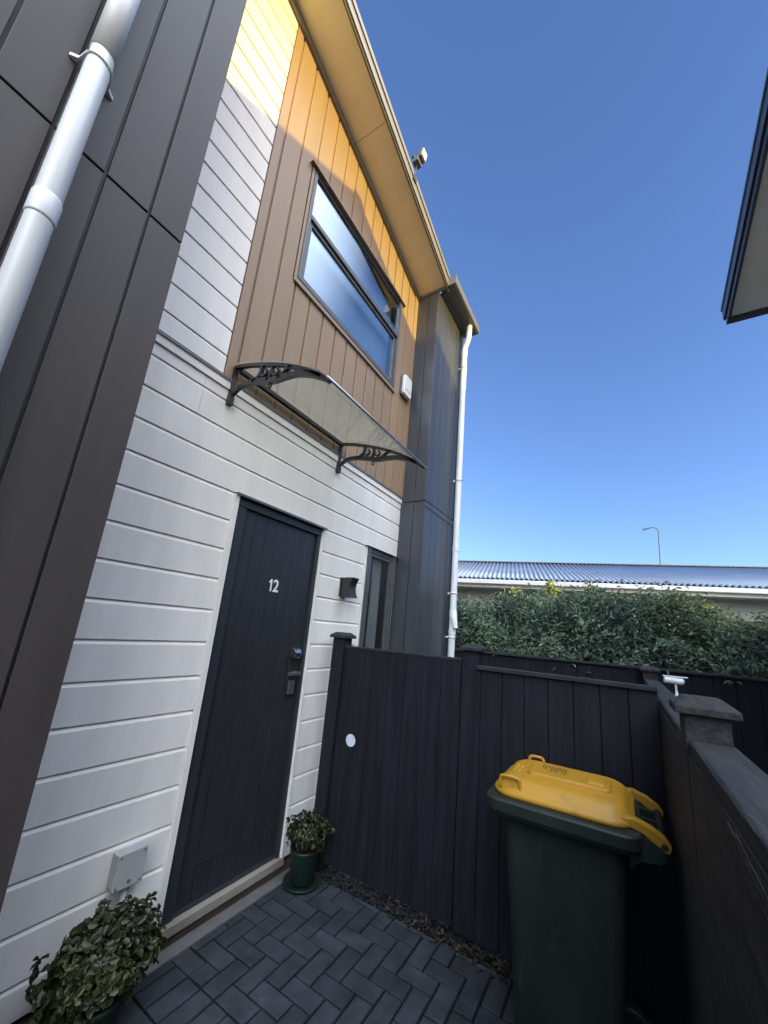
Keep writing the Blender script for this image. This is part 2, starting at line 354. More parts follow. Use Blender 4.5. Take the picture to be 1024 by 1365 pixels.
# core of the house behind its cladding
bm = B(); box(bm, -7, -.42, -4, 4.27, 0, 5.85); link('wall', bm, M_room, house)
bm = B(); box(bm, -.42, -.031, -4, 1.43, 0, 5.9); box(bm, -.42, -.031, 1.43, 2.28, 2.50, 4.25); box(bm, -.42, -.06, 1.43, 2.28, 0, 2.5)
box(bm, -.42, -.031, 2.28, 2.87, 0, 4.25); box(bm, -.42, -.031, 2.87, 3.456, 2.50, 4.25); box(bm, -.42, -.031, 2.87, 3.456, 0, 1.0)
box(bm, -.42, -.031, 1.43, 1.53, 4.25, 5.9); box(bm, -.42, -.031, 3.10, 3.456, 4.25, 5.9); box(bm, -.42, -.031, 1.53, 3.10, 5.56, 5.85)
link('wall', bm, M_groove, house)
# ground-floor weatherboards
ZB = .09
bm = B()
boards(bm, .30, 1.395, ZB, 2.4605); boards(bm, 2.262, 2.868, ZB, 2.4605)
boards(bm, .30, 3.452, 2.6470, 2.8335); boards(bm, .30, 2.349, 2.4605, 2.647); boards(bm, 2.351, 3.452, 2.4605, 2.647); boards(bm, .30, 1.06, 2.8335, 3.086); boards(bm, 1.062, 3.452, 2.8335, 3.086)
boards(bm, 2.868, 3.452, ZB, 1.0)
link('weatherboard_wall', bm, M_white, house)
bm = B()
boards(bm, .30, 1.158, 3.165, 6.9, phase=3.123, pitch=.1870)
link('weatherboard_wall', bm, M_white, house)
# floor band with metal drip flashing
bm = B(); box(bm, -.03, .012, .30, 3.454, 3.090, 3.150); link('floor_band', bm, M_whitetrim, house, bevel=.002)
bm = B(); box(bm, -.03, .020, .30, 3.454, 3.152, 3.162); box(bm, .015, .020, .30, 3.454, 3.142, 3.1515); link('drip_flashing', bm, M_gutter, house)
# tan upper cladding: interlocking vertical trays
bm = B()
y = 1.16
ROOFZ = lambda yy: 6.630 - .300 * (yy - 1.25)         # underside of the sloping soffit at the wall
edges = [1.162, 1.243] + [1.243 + .166 * k for k in range(1, 14)]
edges = [e for e in edges if e < 3.40] + [3.454]
for a, b in zip(edges, edges[1:]):
    a2, b2 = a + .004, b - .014
    def tray(z0, z1a, z1b):
        prism(bm, [(a2, z0), (b2, z0), (b2, z1b), (a2, z1a)], 0, -.03, .004)
    if b2 <= 1.535 or a2 >= 3.095: tray(3.163, ROOFZ(a2) - .003, ROOFZ(b2) - .003)
    else:
        wa, wb = 1.532, 3.098
        if a2 < wa: prism(bm, [(a2, 3.163), (wa, 3.163), (wa, ROOFZ(wa) - .003), (a2, ROOFZ(a2) - .003)], 0, -.03, .004); a2 = wa + .0005
        e = b2
        if b2 > wb: prism(bm, [(wb, 3.163), (b2, 3.163), (b2, ROOFZ(b2) - .003), (wb, ROOFZ(wb) - .003)], 0, -.03, .004); e = wb - .0005
        prism(bm, [(a2, 3.163), (e, 3.163), (e, 4.315), (a2, 4.315)], 0, -.03, .004)
        prism(bm, [(a2, 5.535), (e, 5.535), (e, ROOFZ(e) - .003), (a2, ROOFZ(a2) - .003)], 0, -.03, .004)
link('tan_cladding', bm, M_tan, house, bevel=.002)
bm = B(); 
prism(bm, [(1.16, 3.163), (1.532, 3.163), (1.532, ROOFZ(1.53) - .01), (1.16, ROOFZ(1.16) - .01)], 0, -.0305, -.010)
prism(bm, [(3.098, 3.163), (3.455, 3.163), (3.455, ROOFZ(3.455) - .01), (3.098, ROOFZ(3.098) - .01)], 0, -.0305, -.010)
box(bm, -.0305, -.010, 1.533, 3.097, 3.163, 4.313); prism(bm, [(1.533, 5.537), (3.097, 5.537), (3.097, ROOFZ(3.097) - .01), (1.533, ROOFZ(1.533) - .01)], 0, -.0305, -.010)
link('tan_cladding', bm, M_tan, house)
# corner trim between the tan cladding and the tower
bm = B(); box(bm, .0045, .018, 3.385, 3.4545, 3.163, 5.93); link('corner_trim', bm, M_tan, house, bevel=.002)

# dark clad wing near the camera and charcoal tower beside the gate
def clad_box(nm, material, x1, y0, y1, z0, z1, front, ys, zjs, xs=None, yface=None):
    bm = B(); box(bm, -.3, x1 - .013, y0 + .013 if yface else y0, y1 - .013, z0, z1); link(nm, bm, M_groove, house)
    bm = B(); zz = [z0] + zjs + [z1]
    for za, zb in zip(zz, zz[1:]):
        for a, b in zip(ys, ys[1:]): box(bm, x1 - .0125, x1, a + .003, b - .007 if b < y1 - .01 else b, za + .006, zb - .006)
        if xs:
            for a, b in zip(xs, xs[1:]): box(bm, a + .004, b - .006 if b < x1 - .01 else b - .013, yface, yface + .0125, za + .006, zb - .006)
        else: box(bm, -.3, x1 - .0126, y1 - .0125, y1, za + .006, zb - .006)
    return link(nm, bm, material, house, bevel=.0025)
ys = [-4.0] + [-4.0 + .128 + .166 * k for k in range(0, 27)]
ys = sorted(set([round(.475 - .166 * k, 4) for k in range(0, 26)] + [.475, .617]))
clad_box('dark_cladding', M_dark, .40, ys[0], .617, -.02, 7.4, True, ys, [3.365])
clad_box('charcoal_cladding', M_tower, .309, 3.456, 4.292, -.02, 5.93, True, [3.456, 3.625, 3.779, 3.935, 4.092, 4.20, 4.292], [3.10], xs=[-.03, .165, .309], yface=3.456)
# joint strip half-way up the side of the tower
bm = B(); box(bm, .3093, .3155, 3.462, 4.287, 3.03, 3.092); link('joint_flashing', bm, M_tower, house, bevel=.002)
bm = B(); box(bm, .3093, .322, 4.262, 4.294, -.02, 5.92); link('corner_trim', bm, M_tower, house, bevel=.002)

# sloping eave: soffit, fascia, trims, roof
XE = .40
def slope(bm, x0, x1, ya, yb, d0, d1):
    prism(bm, [(ya, ROOFZ(ya) + d0), (yb, ROOFZ(yb) + d0), (yb, ROOFZ(yb) + d1), (ya, ROOFZ(ya) + d1)], 0, x0, x1)
bm = B(); slope(bm, -.40, XE - .004, -2.0, 1.96, 0, .012); slope(bm, -.40, XE - .004, 1.965, 3.454, 0, .012); link('soffit', bm, M_soffit, house)
bm = B(); slope(bm, .0045, .030, -2.0, 3.45, -.075, -.002); link('soffit_trim', bm, M_fascia, house)
bm = B(); box(bm, .0, XE - .004, 3.4555, 3.475, 5.932, 6.10); link('end_board', bm, M_fascia, house)
bm = B(); slope(bm, XE - .003, XE + .016, -2.0, 3.52, -.030, .080); link('fascia', bm, M_gutter, house, bevel=.003)
bm = B(); slope(bm, XE + .0165, XE + .032, -2.0, 3.52, -.012, .135); slope(bm, XE + .0325, XE + .044, -2.0, 3.52, .088, .150); link('barge_board', bm, M_fascia, house, bevel=.003)
bm = B(); slope(bm, -7, XE + .035, -2.2, 3.52, .152, .175); slope(bm, -7, XE - .006, -2.0, 3.50, .06, .1515); link('roof', bm, M_roof, house)
# tower roof, box gutter with bracketed underside
bm = B(); box(bm, -.42, .36, 3.53, 4.33, 5.932, 5.965); link('roof', bm, M_roof, house)
bm = B()
prism(bm, [(.318, 5.955), (.505, 5.955), (.530, 5.965), (.530, 6.075), (.500, 6.075), (.500, 6.0), (.325, 6.0)], 1, 3.47, 4.37)
gut = link('gutter', bm, M_gutter, house, bevel=.004)
bm = B(); box(bm, .32, .534, 3.455, 3.469, 5.950, 6.082); link('end_cap', bm, M_gutter, gut, bevel=.002)

# downpipes
def clip(bm, cx, cy, z, r, tox):
    tube(bm, [(cx + (r + .004) * math.cos(2 * math.pi * k / 24), cy + (r + .004) * math.sin(2 * math.pi * k / 24), z) for k in range(25)], .0075, 6, False)
    box(bm, tox, cx - r, cy - .010, cy + .010, z - .011, z + .011)
PX, PY, PR = .385, 4.20, .039
bm = B(); tube(bm, [(PX, PY, .2), (PX, PY, 5.55)] , PR, 20); tube(bm, spline([(PX, PY, 5.551), (PX + .003, PY, 5.62), (PX + .035, PY - .01, 5.70), (PX + .06, PY - .02, 5.78), (PX + .065, PY - .02, 5.954)], 5), PR, 20)
dp = link('downpipe', bm, M_pvc, house, smooth=True)
md = dp.modifiers.new('es', 'EDGE_SPLIT'); md.split_angle = R(50)
for z in (5.30, 3.62, 2.17, 1.66):
    bm = B(); clip(bm, PX, PY, z, PR, .312); link('bracket', bm, M_pvc, dp)
for z in (5.53, 2.72, 1.72):
    bm = B(); tube(bm, [(PX, PY, z - .035), (PX, PY, z + .035)], PR + .004, 20); link('pipe_joint', bm, M_pvc, dp)
bm = B(); tube(bm, [(PX, PY, 1.98), (PX + .004, PY, 1.93), (PX + .014, PY - .01, 1.88), (PX + .045, PY - .02, 1.76)], [.040, .046, .044, .030], 16); link('rain_diverter', bm, M_pvc, dp)
PX, PY, PR = .462, .183, .038
bm = B(); tube(bm, [(PX, PY, -.02), (PX, PY, 7.0)], PR, 28); dp = link('downpipe', bm, M_pvc, house, smooth=True)
bm = B(); tube(bm, [(PX, PY, 2.93), (PX, PY, 2.94), (PX, PY, 3.02), (PX, PY, 3.03)], [PR + .001, PR + .0035, PR + .0035, PR + .001], 28); link('pipe_joint', bm, M_pvc, dp, smooth=True); bm = B(); tube(bm, [(PX, PY, 3.76), (PX, PY, 4.4)], PR + .0035, 28); link('pipe_joint', bm, M_pvc, dp, smooth=True)
bm = B()
for z in (3.70,):
    tube(bm, [(PX + (PR + .002) * math.cos(2 * math.pi * k / 24), PY + (PR + .002) * math.sin(2 * math.pi * k / 24), z) for k in range(25)], .0045, 6, False)
    for sg in (-1, 1):
        prism(bm, [(.470, PY + sg * (PR + .001)), (.470, PY + sg * (PR + .005)), (.425, PY + sg * (PR + .012)), (.4045, PY + sg * (PR + .034)), (.4005, PY + sg * (PR + .034)), (.4005, PY + sg * (PR + .012)), (.42, PY + sg * (PR + .006))], 2, z - .007, z + .007)
link('bracket', bm, M_pvc, dp)

# front door
YD0, YD1, ZD0, ZD1 = 1.432, 2.240, .105, 2.452
bm = B(); YL0, YL1 = 1.507, 2.207
gro = [1.507, 1.612, 1.710, 1.808, 1.905, 2.002, 2.100, 2.207]
for a, b in zip(gro, gro[1:]): prism(bm, [(-.058, a), (-.058, b - .003), (-.036, b - .003), (-.030, b - .0065), (-.030, a + .0035), (-.036, a)], 2, ZD0 + .022, 2.385)
door = link('door', bm, M_door, house)
bm = B(); box(bm, -.058, -.006, YD0, YL0 - .001, ZD0, 2.386); box(bm, -.058, -.006, YL1 + .001, YD1, ZD0, 2.386); box(bm, -.058, -.005, YD0, YD1, 2.387, ZD1); box(bm, -.0585, -.016, YL0, YL1, ZD0, ZD0 + .020)
link('door_frame', bm, M_doorframe, door, bevel=.004)
bm = B(); box(bm, -.058, -.026, YL0, YL1, ZD0 + .205, ZD0 + .208); link('weather_bar', bm, M_doorframe, door)
bm = B(); box(bm, -.03, .030, YD0 - .035, YD1 + .025, 2.4535, 2.4595); box(bm, .0255, .030, YD0 - .035, YD1 + .025, 2.444, 2.453); link('head_flashing', bm, M_gutter, door)
bm = B(); box(bm, -.03, .010, YD0 - .036, YD0 - .001, ZB, 2.4525); box(bm, -.03, .010, YD1 + .001, YD1 + .021, ZB, 2.4525); link('side_trim', bm, M_whitetrim, door, bevel=.002)
bm = B(); box(bm, -.058, .022, YD0 - .04, YD1 + .02, .055, ZD0 - .002); link('door_sill', bm, M_sill, door, bevel=.003)
# door furniture
bm = B(); box(bm, -.0295, -.016, 2.088, 2.172, 1.16, 1.50); link('lock_plate', bm, M_black, door, bevel=.006)
bm = B(); prism(bm, [(-.016, 1.425), (.018, 1.425), (.026, 1.432), (.026, 1.460), (.018, 1.478), (.004, 1.488), (-.016, 1.488)], 1, 2.098, 2.160); link('lock_cover', bm, M_chrome, door, bevel=.004)
bm = B(); tube(bm, [(-.016, 2.148, 1.315), (.032, 2.148, 1.315)], .012, 16); box(bm, .024, .040, 2.050, 2.165, 1.303, 1.326); link('handle', bm, M_gunmetal, door, bevel=.003)
bm = B(); box(bm, -.0155, .002, 2.100, 2.152, 1.17, 1.262); link('keypad', bm, M_gunmetal, door, bevel=.004)
fc = bpy.data.curves.new('house_number', 'FONT'); fc.body = "2"; fc.size = .126; fc.offset = .0016; fc.extrude = .003; fc.space_character = .95
fo = bpy.data.objects.new('tmp', fc); COL.objects.link(fo)
bpy.context.view_layer.update()
me = bpy.data.meshes.new_from_object(fo.evaluated_get(bpy.context.evaluated_depsgraph_get())); bpy.data.objects.remove(fo)
bm = B(); bm.from_mesh(me)
prism(bm, [(-.018, 0), (-.018, .088), (-.028, .088), (-.034, .078), (-.047, .070), (-.047, .058), (-.030, .066), (-.030, 0)], 2, -.003, .003)
bmesh.ops.recalc_face_normals(bm, faces=bm.faces[:]); bm.to_mesh(me); bm.free()
num = bpy.data.objects.new('house_number', me); COL.objects.link(num); num.parent = door
me.materials.clear(); me.materials.append(M_num)
num.matrix_world = Matrix(((0, 0, 1, -.0265), (.80, 0, 0, 1.840), (0, .98, 0, 1.878), (0, 0, 0, 1)))
# base below the boards
bm = B(); box(bm, -.06, -.004, .30, 3.45, -.05, .0545); link('base_board', bm, M_brown, house)

# upper window
def window(y0, y1, z0, z1, splits, depth, material, name='window', back=M_skyback, fr=.034, backx=-.11):
    bm = B()
    box(bm, -.045, .020, y0, y0 + fr, z0, z1); box(bm, -.045, .020, y1 - fr, y1, z0, z1)
    box(bm, -.045, .019, y0 + fr, y1 - fr, z0, z0 + fr); box(bm, -.045, .006, y0 + fr, y1 - fr, z1 - fr, z1)
    for s in splits: box(bm, -.045, .024, y0 + fr, y1 - fr, s - .023, s + .023)
    wn = link(name, bm, M_frame, house, bevel=.003)
    zs = [z0 + fr] + [q for s in splits for q in (s - .023, s + .023)] + [z1 - fr]
    for i in range(0, len(zs), 2):
        bm = B(); sx = .002 if i else -.012
        if i == 0:   # sash frame of the lower light
            pass
        box(bm, sx - .006, sx, y0 + fr + .002, y1 - fr - .002, zs[i] + .002, zs[i + 1] - .002); link('pane', bm, material, wn)
    return wn
win = window(1.565, 3.068, 4.345, 5.505, [5.010], .1, M_glass)
bm = B(); box(bm, -.13, -.12, 1.58, 3.06, 4.35, 5.50); link('sky_backing', bm, M_skyback, win)  # added panel carrying the painted sky colour
bm = B(); 
for (a, b, c, d) in ((1.609, 1.635, 4.39, 4.978), (2.998, 3.024, 4.39, 4.978)): box(bm, -.02, .004, a, b, c, d)
box(bm, -.02, .0035, 1.636, 2.997, 4.389, 4.413); box(bm, -.02, .0035, 1.636, 2.997, 4.952, 4.9785); link('sash', bm, M_frame, win, bevel=.002)
bm = B(); box(bm, .0045, .014, 1.536, 1.563, 4.312, 5.507); box(bm, .0045, .014, 3.070, 3.097, 4.312, 5.507); box(bm, .0045, .0145, 1.536, 3.097, 4.300, 4.342); link('window_trim', bm, M_tan, win, bevel=.002)
bm = B(); box(bm, .0045, .046, 1.505, 3.135, 5.508, 5.516); box(bm, .041, .046, 1.505, 3.135, 5.497, 5.5075); link('head_flashing', bm, M_tan, win)
bm = B(); box(bm, -.12, .024, 1.545, 3.088, 4.290, 4.2985); link('sill', bm, M_fascia, win)

# narrow ground-floor window by the tower
wn = window(2.892, 3.405, .98, 2.458, [], .1, M_glass2, fr=.048)
bm = B(); box(bm, -.02, .006, 2.945, 2.975, 1.032, 2.405); box(bm, -.02, .006, 3.325, 3.354, 1.032, 2.405); box(bm, -.02, .0055, 2.976, 3.324, 2.376, 2.405); link('sash', bm, M_frame, wn, bevel=.002)
bm = B(); box(bm, -.03, .010, 2.870, 2.890, 1.0, 2.4565); box(bm, -.03, .010, 3.407, 3.424, 1.0, 2.4565); link('side_trim', bm, M_whitetrim, wn, bevel=.002)
bm = B(); box(bm, -.03, .032, 2.850, 3.452, 2.4575, 2.4605); link('head_flashing', bm, M_gutter, wn)
bm = B()
for k in range(14): box(bm, -.050 - .006 * (k % 2), -.044 - .006 * (k % 2), 3.08 + .012 * k, 3.092 + .012 * k, 1.0, 2.40)
link('curtain', bm, M_curtain, wn)
bm = B(); box(bm, -.40, -.05, 2.90, 3.40, .97, .978); link('sill', bm, M_room, wn)
bm = B(); lathe(bm, [(.032, .979), (.034, 1.14), (.030, 1.18), (.012, 1.22), (.012, 1.60), (.016, 1.62)], 16, (-.09, 3.04)); link('bottle', bm, M_black, wn); bm = B(); lathe(bm, [(.05, .979), (.05, 1.38), (.035, 1.52)], 16, (-.12, 3.30)); link('bottle', bm, M_black, wn)

# ------------------------------------------------------------------ things fixed to the wall
can = thing('door_canopy', 'arched clear canopy on scrolled black brackets above the black front door', 'canopy', (0, 1.77, 3.26))
def shift(o, t): 
    o.location = -t.location; return o
ARC = spline([(.012, 3.262), (.167, 3.227), (.335, 3.174), (.5, 3.112), (.67, 3.030), (.78, 2.962), (.865, 2.895)], 6)
ARC = [(p[0], p[1]) for p in [(q[0], q[1]) for q in [(a[0], a[1]) for a in spline([(x, z, 0) for x, z in [(.012, 3.262), (.167, 3.227), (.335, 3.174), (.5, 3.112), (.67, 3.030), (.78, 2.962), (.865, 2.895)]], 6)]]]
S2 = lambda pts, n=6: [(a[0], a[1]) for a in spline([(x, z, 0) for x, z in pts], n)]
bm = B(); ribbon(bm, [(x, z + .014) for x, z in ARC], .004, 1.205, 2.345); shift(link('canopy_sheet', bm, M_poly, can), can)
for yc in (1.228, 2.318):
    bm = B(); h = .011
    ribbon(bm, ARC, [.022] * len(ARC), yc - h, yc + h)
    box(bm, .001, .024, yc - h - .002, yc + h + .002, 3.03, 3.262)
    box(bm, .001, .034, yc - h - .005, yc + h + .005, 2.985, 3.045)
    lowp = S2([(.024, 3.055), (.10, 3.092), (.20, 3.092), (.32, 3.066), (.42, 3.040), (.52, 3.034), (.62, 3.020), (.74, 2.975), (.80, 2.940)])
    ribbon(bm, lowp, [.024 + .014 * math.sin(math.pi * i / len(lowp)) for i in range(len(lowp))], yc - h, yc + h)
    ribbon(bm, S2([(.215, 3.088), (.262, 3.108), (.285, 3.140), (.288, 3.175)]), .020, yc - h, yc + h)
    for cx, cz, r0 in ((.318, 3.128, .034), (.425, 3.098, .030)):
        sp = [(cx + r0 * (1 - .5 * t / 16) * math.cos(2.6 + t * .36), cz + r0 * (1 - .5 * t / 16) * math.sin(2.6 + t * .36)) for t in range(15)]
        ribbon(bm, sp, .012, yc - h * .9, yc + h * .9)
    ribbon(bm, S2([(.350, 3.058), (.372, 3.075), (.385, 3.11), (.382, 3.15)]), .016, yc - h, yc + h)
    ribbon(bm, S2([(.455, 3.040), (.480, 3.060), (.52, 3.085), (.56, 3.088)]), .018, yc - h, yc + h)
    for hx in (.385,):
        sp = [(hx + .014 * math.cos(t * .62), 3.012 + .014 * math.sin(t * .62)) for t in range(11)]
        ribbon(bm, sp, .006, yc - .004, yc + .004)
    prism(bm, [(.700, 3.008), (.78, 2.985), (.868, 2.905), (.862, 2.888), (.80, 2.925), (.70, 2.978)], 1, yc - h * .98, yc + h * .98)
    shift(link('bracket', bm, M_bracket, can, recalc=True), can)
bm = B(); box(bm, .030, .062, 1.2395, 2.3065, 3.222, 3.252); shift(link('back_bar', bm, M_bracket, can, bevel=.002), can)
bm = B(); tube(bm, [(.868, 1.200, 2.905), (.868, 2.352, 2.905)], .008, 10); shift(link('front_bar', bm, M_gunmetal, can, smooth=True), can)

lam = thing('wall_lamp', 'small dark up-down wall lamp with a curved hood right of the front door', 'wall lamp', (0, 2.58, 2.0))
bm = B(); box(bm, .001, .016, 2.535, 2.645, 1.935, 2.095); shift(link('back_plate', bm, M_black, lam, bevel=.003), lam)
bm = B()
prof = [(-.062, .118), (-.048, .098), (-.03, .090), (0, .086), (.03, .090), (.048, .098), (.062, .118)]
prism(bm, [(.017, 1.925 )] + [(.017 + .118 - (0.03 * (1 - ((z / .085) ** 2))), 2.01 + z) for z in [(-.085 + .17 * k / 10) for k in range(11)]] + [(.017, 2.095)], 1, 2.545, 2.637)
shift(link('hood', bm, M_black, lam, bevel=.003), lam)

al = thing('alarm_box', 'pale rounded alarm box on tan cladding below the upper window corner', 'alarm box', (0, 3.29, 4.49))
bm = B()
def rrect(x0, x1, y0, y1, r, n=5):
    P = []
    for cx, cy, a0 in ((x1 - r, y1 - r, 0), (x0 + r, y1 - r, 90), (x0 + r, y0 + r, 180), (x1 - r, y0 + r, 270)):
        for k in range(n + 1): a = R(a0 + 90 * k / n); P.append((cx + r * math.cos(a), cy + r * math.sin(a)))
    return P
prism(bm, rrect(3.205, 3.375, 4.36, 4.615, .035), 0, .030, .068); shift(link('cover', bm, M_alarm, al, bevel=.008, seg=3), al)
bm = B(); prism(bm, rrect(3.200, 3.380, 4.355, 4.62, .036), 0, .0045, .0295); shift(link('back_case', bm, M_gutter, al), al)
bm = B(); box(bm, .0682, .0695, 3.235, 3.345, 4.425, 4.432); shift(link('slot', bm, M_gutter, al), al)

jb = thing('junction_box', 'pale grey electrical junction box with short conduit low on white boards', 'junction box', (0, 1.19, .49))
bm = B(); box(bm, .001, .058, 1.128, 1.248, .425, .565); shift(link('case', bm, M_grey, jb, bevel=.004), jb)
bm = B(); box(bm, .0585, .066, 1.124, 1.252, .421, .569); shift(link('cover', bm, M_grey, jb, bevel=.003), jb)
bm = B(); tube(bm, [(.034, 1.195, .424), (.034, 1.195, -.02)], .015, 14); shift(link('conduit', bm, M_grey, jb, smooth=True), jb)
bm = B(); tube(bm, [(.034, 1.195, .40), (.034, 1.195, .4235)], .019, 14); shift(link('conduit_collar', bm, M_grey, jb), jb)
for yy, zz, rr in ((1.137, .434, .005), (1.239, .434, .005), (1.137, .556, .005), (1.239, .556, .005), (1.188, .448, .008)):
    bm = B(); tube(bm, [(.066, yy, zz), (.0685, yy, zz)], rr, 10); shift(link('screw', bm, M_gutter, jb), jb)

fl = thing('floodlight', 'small security floodlight on a black arm above the roof edge', 'floodlight', (.42, 2.47, 6.40))
bm = B(); tube(bm, [(.430, 2.47, 6.36), (.43, 2.49, 6.52), (.43, 2.50, 6.62)], .009, 10); box(bm, .433, .447, 2.44, 2.50, 6.33, 6.42); shift(link('arm', bm, M_black, fl), fl)
bm = B(); box(bm, .395, .465, 2.455, 2.545, 6.61, 6.66); 
v0 = len(bm.verts)
shift(link('bracket', bm, M_gutter, fl, bevel=.004), fl)
bm = B(); prism(bm, [(.44, 6.65), (.50, 6.66), (.52, 6.75), (.46, 6.75)], 1, 2.46, 2.55); shift(link('head', bm, M_gutter, fl, bevel=.008), fl)
bm = B(); prism(bm, [(.5035, 6.668), (.508, 6.667), (.525, 6.742), (.5205, 6.743)], 1, 2.466, 2.544); shift(link('lens', bm, M_lens, fl), fl)
bm = B(); tube(bm, [(.40, 2.50, 6.66), (.40, 2.47, 6.71)], [.018, .022], 14); shift(link('sensor', bm, M_black, fl), fl)

# ------------------------------------------------------------------ fences and gate
FY = 2.467
def cap_bm(x0, x1, y0, y1, z, h=.045, o=.022, b=.032):
    bm = B(); a = [bm.verts.new(p) for p in ((x0 - o, y0 - o, z), (x1 + o, y0 - o, z), (x1 + o, y1 + o, z), (x0 - o, y1 + o, z))]
    c = [bm.verts.new(p) for p in ((x0 - o, y0 - o, z + h * .45), (x1 + o, y0 - o, z + h * .45), (x1 + o, y1 + o, z + h * .45), (x0 - o, y1 + o, z + h * .45))]
    d = [bm.verts.new(p) for p in ((x0 - o + b, y0 - o + b, z + h), (x1 + o - b, y0 - o + b, z + h), (x1 + o - b, y1 + o - b, z + h), (x0 - o + b, y1 + o - b, z + h))]
    bm.faces.new(a[::-1]); bm.faces.new(d)
    for p, q in ((a, c), (c, d)):
        for k in range(4): bm.faces.new((p[k], p[(k + 1) % 4], q[(k + 1) % 4], q[k]))
    return bm
def post(par, x0, x1, y0, y1, z1, material=M_timber):
    bm = B(); box(bm, x0, x1, y0, y1, -.05, z1); shift(link('post', bm, material, par, bevel=.004), par)
    bm = cap_bm(x0, x1, y0, y1, z1 + .001); return shift(link('post_cap', bm, M_rail if material is M_rail else M_timber2, par, bevel=.003), par)
M_timber2 = mat('dark_cap_timber', L(.024, .024, .026), .7, .35, var=.35, nscale=9, stretch=(1, 5, 1), bump=.5, bscale=25)

gp = thing('gate_post', 'black square gate post with sloped cap beside the white boards', 'gate post', (.13, FY + .03, 0))
post(gp, .075, .185, FY - .02, FY + .09, 1.585)
ga = thing('timber_gate', 'tall black boarded side gate with a pale round disc', 'gate', (.69, FY, 0))
bm = B()
xs = [.192 + k * .1395 for k in range(8)]; xs[-1] = 1.168
for a, b in zip(xs, xs[1:]): prism(bm, [(a, 0), (b - .002, 0), (b - .002, 1), (a, 1)][:0] or [(a + .0008, FY + .004), (a + .003, FY), (b - .003, FY), (b - .0008, FY + .004), (b - .0008, FY + .019), (a + .0008, FY + .019)], 2, .045, 1.515)
shift(link('board_panel', bm, M_timber, ga), ga)
for z in (.25, 1.30):
    bm = B(); box(bm, .20, 1.165, FY + .0195, FY + .064, z, z + .09); shift(link('rail', bm, M_timber, ga), ga)
bm = B(); box(bm, .192, 1.168, FY - .004, FY + .026, 1.5155, 1.533); shift(link('top_trim', bm, M_timber2, ga, bevel=.003), ga)
bm = B(); tube(bm, [(.335, FY - .001, .865), (.335, FY - .005, .865), (.335, FY - .006, .865)], [.044, .044, .041], 28); shift(link('latch_disc', bm, M_disc, ga), ga)
bm = B(); tube(bm, [(.335 + .045 * math.cos(k * math.pi / 14), FY - .004, .865 + .045 * math.sin(k * math.pi / 14)) for k in range(29)], .003, 8, False); shift(link('latch_rim', bm, M_black, ga), ga)

tf = thing('timber_fence', 'black boarded fence panel between the gate and the right-hand side fence', 'fence', (1.7, FY, 0))
post(tf, 1.175, 1.275, FY + .024, FY + .124, 1.585)
bm = B(); n = 8
xs = [1.1705 + k * (2.2452 - 1.1705) / n for k in range(n + 1)]
for a, b in zip(xs, xs[1:]): prism(bm, [(a + .0008, FY + .008), (a + .004, FY + .003), (b - .004, FY + .003), (b - .0008, FY + .008), (b - .0008, FY + .022), (a + .0008, FY + .022)], 2, .03, 1.473)
shift(link('board_panel', bm, M_timber, tf), tf)
bm = B(); box(bm, 1.28, 2.244, FY + .0225, FY + .0235, .03, 1.47); shift(link('backing', bm, M_timber, tf), tf)
bm = B(); box(bm, 1.280, 2.244, FY - .018, FY + .045, 1.474, 1.499); shift(link('cap_rail', bm, M_timber2, tf, bevel=.004), tf)

sf = thing('side_fence', 'weathered dark fence along the right edge with wide capping rail and capped posts', 'fence', (2.3, 1.0, 0))
bm = B(); yy = -1.6; k = 0
while yy < 4.15:
    wdt = .148
    prism(bm, [(2.262, yy + .0004), (2.262, yy + wdt - .0004), (2.2475, yy + wdt - .0004), (2.246, yy + wdt - .002), (2.246, yy + .002), (2.2475, yy + .0004)], 2, .02, 1.397)
    yy += wdt
shift(link('board_panel', bm, M_rail, sf), sf)
bm = B(); box(bm, 2.2625, 2.310, -1.6, 4.15, 1.30, 1.39); shift(link('rail', bm, M_timber, sf), sf); bm = B(); box(bm, 2.2625, 2.310, -1.6, 4.15, .25, .34); shift(link('rail', bm, M_timber, sf), sf)
bm = B()
for a, b in ((-1.6, 1.444), (1.558, 4.128)):
    prism(bm, [(2.250, 1.398), (2.357, 1.398), (2.357, 1.430), (2.352, 1.436), (2.257, 1.436), (2.250, 1.430)], 1, a, b); shift(link('cap_rail', bm, M_rail, sf, bevel=.003), sf); bm = B()
bm.free()
for y0 in (1.446, 4.13): post(sf, 2.243, 2.350, y0, y0 + .110, 1.505, M_rail)
post(sf, 2.243, 2.350, -1.2, -1.09, 1.505, M_rail)

bf = thing('back_fence', 'dark boundary fence running under the hedge behind the side fence', 'fence', (3.5, 4.32, 0))
bm = B(); a = -1.0
while a < 7.4:
    if not (2.24 < a + .07 < 2.36): prism(bm, [(a + .001, 4.29), (a + .146, 4.29), (a + .149, 4.295), (a + .149, 4.31), (a + .001, 4.31)], 2, 0, 1.512)
    a += .15
shift(link('board_panel', bm, M_timber, bf), bf)
bm = B(); box(bm, -1, 2.24, 4.262, 4.335, 1.513, 1.536); shift(link('cap_rail', bm, M_timber2, bf, bevel=.004), bf); bm = B(); box(bm, 2.355, 7.4, 4.262, 4.335, 1.513, 1.536); shift(link('cap_rail', bm, M_timber2, bf, bevel=.004), bf)

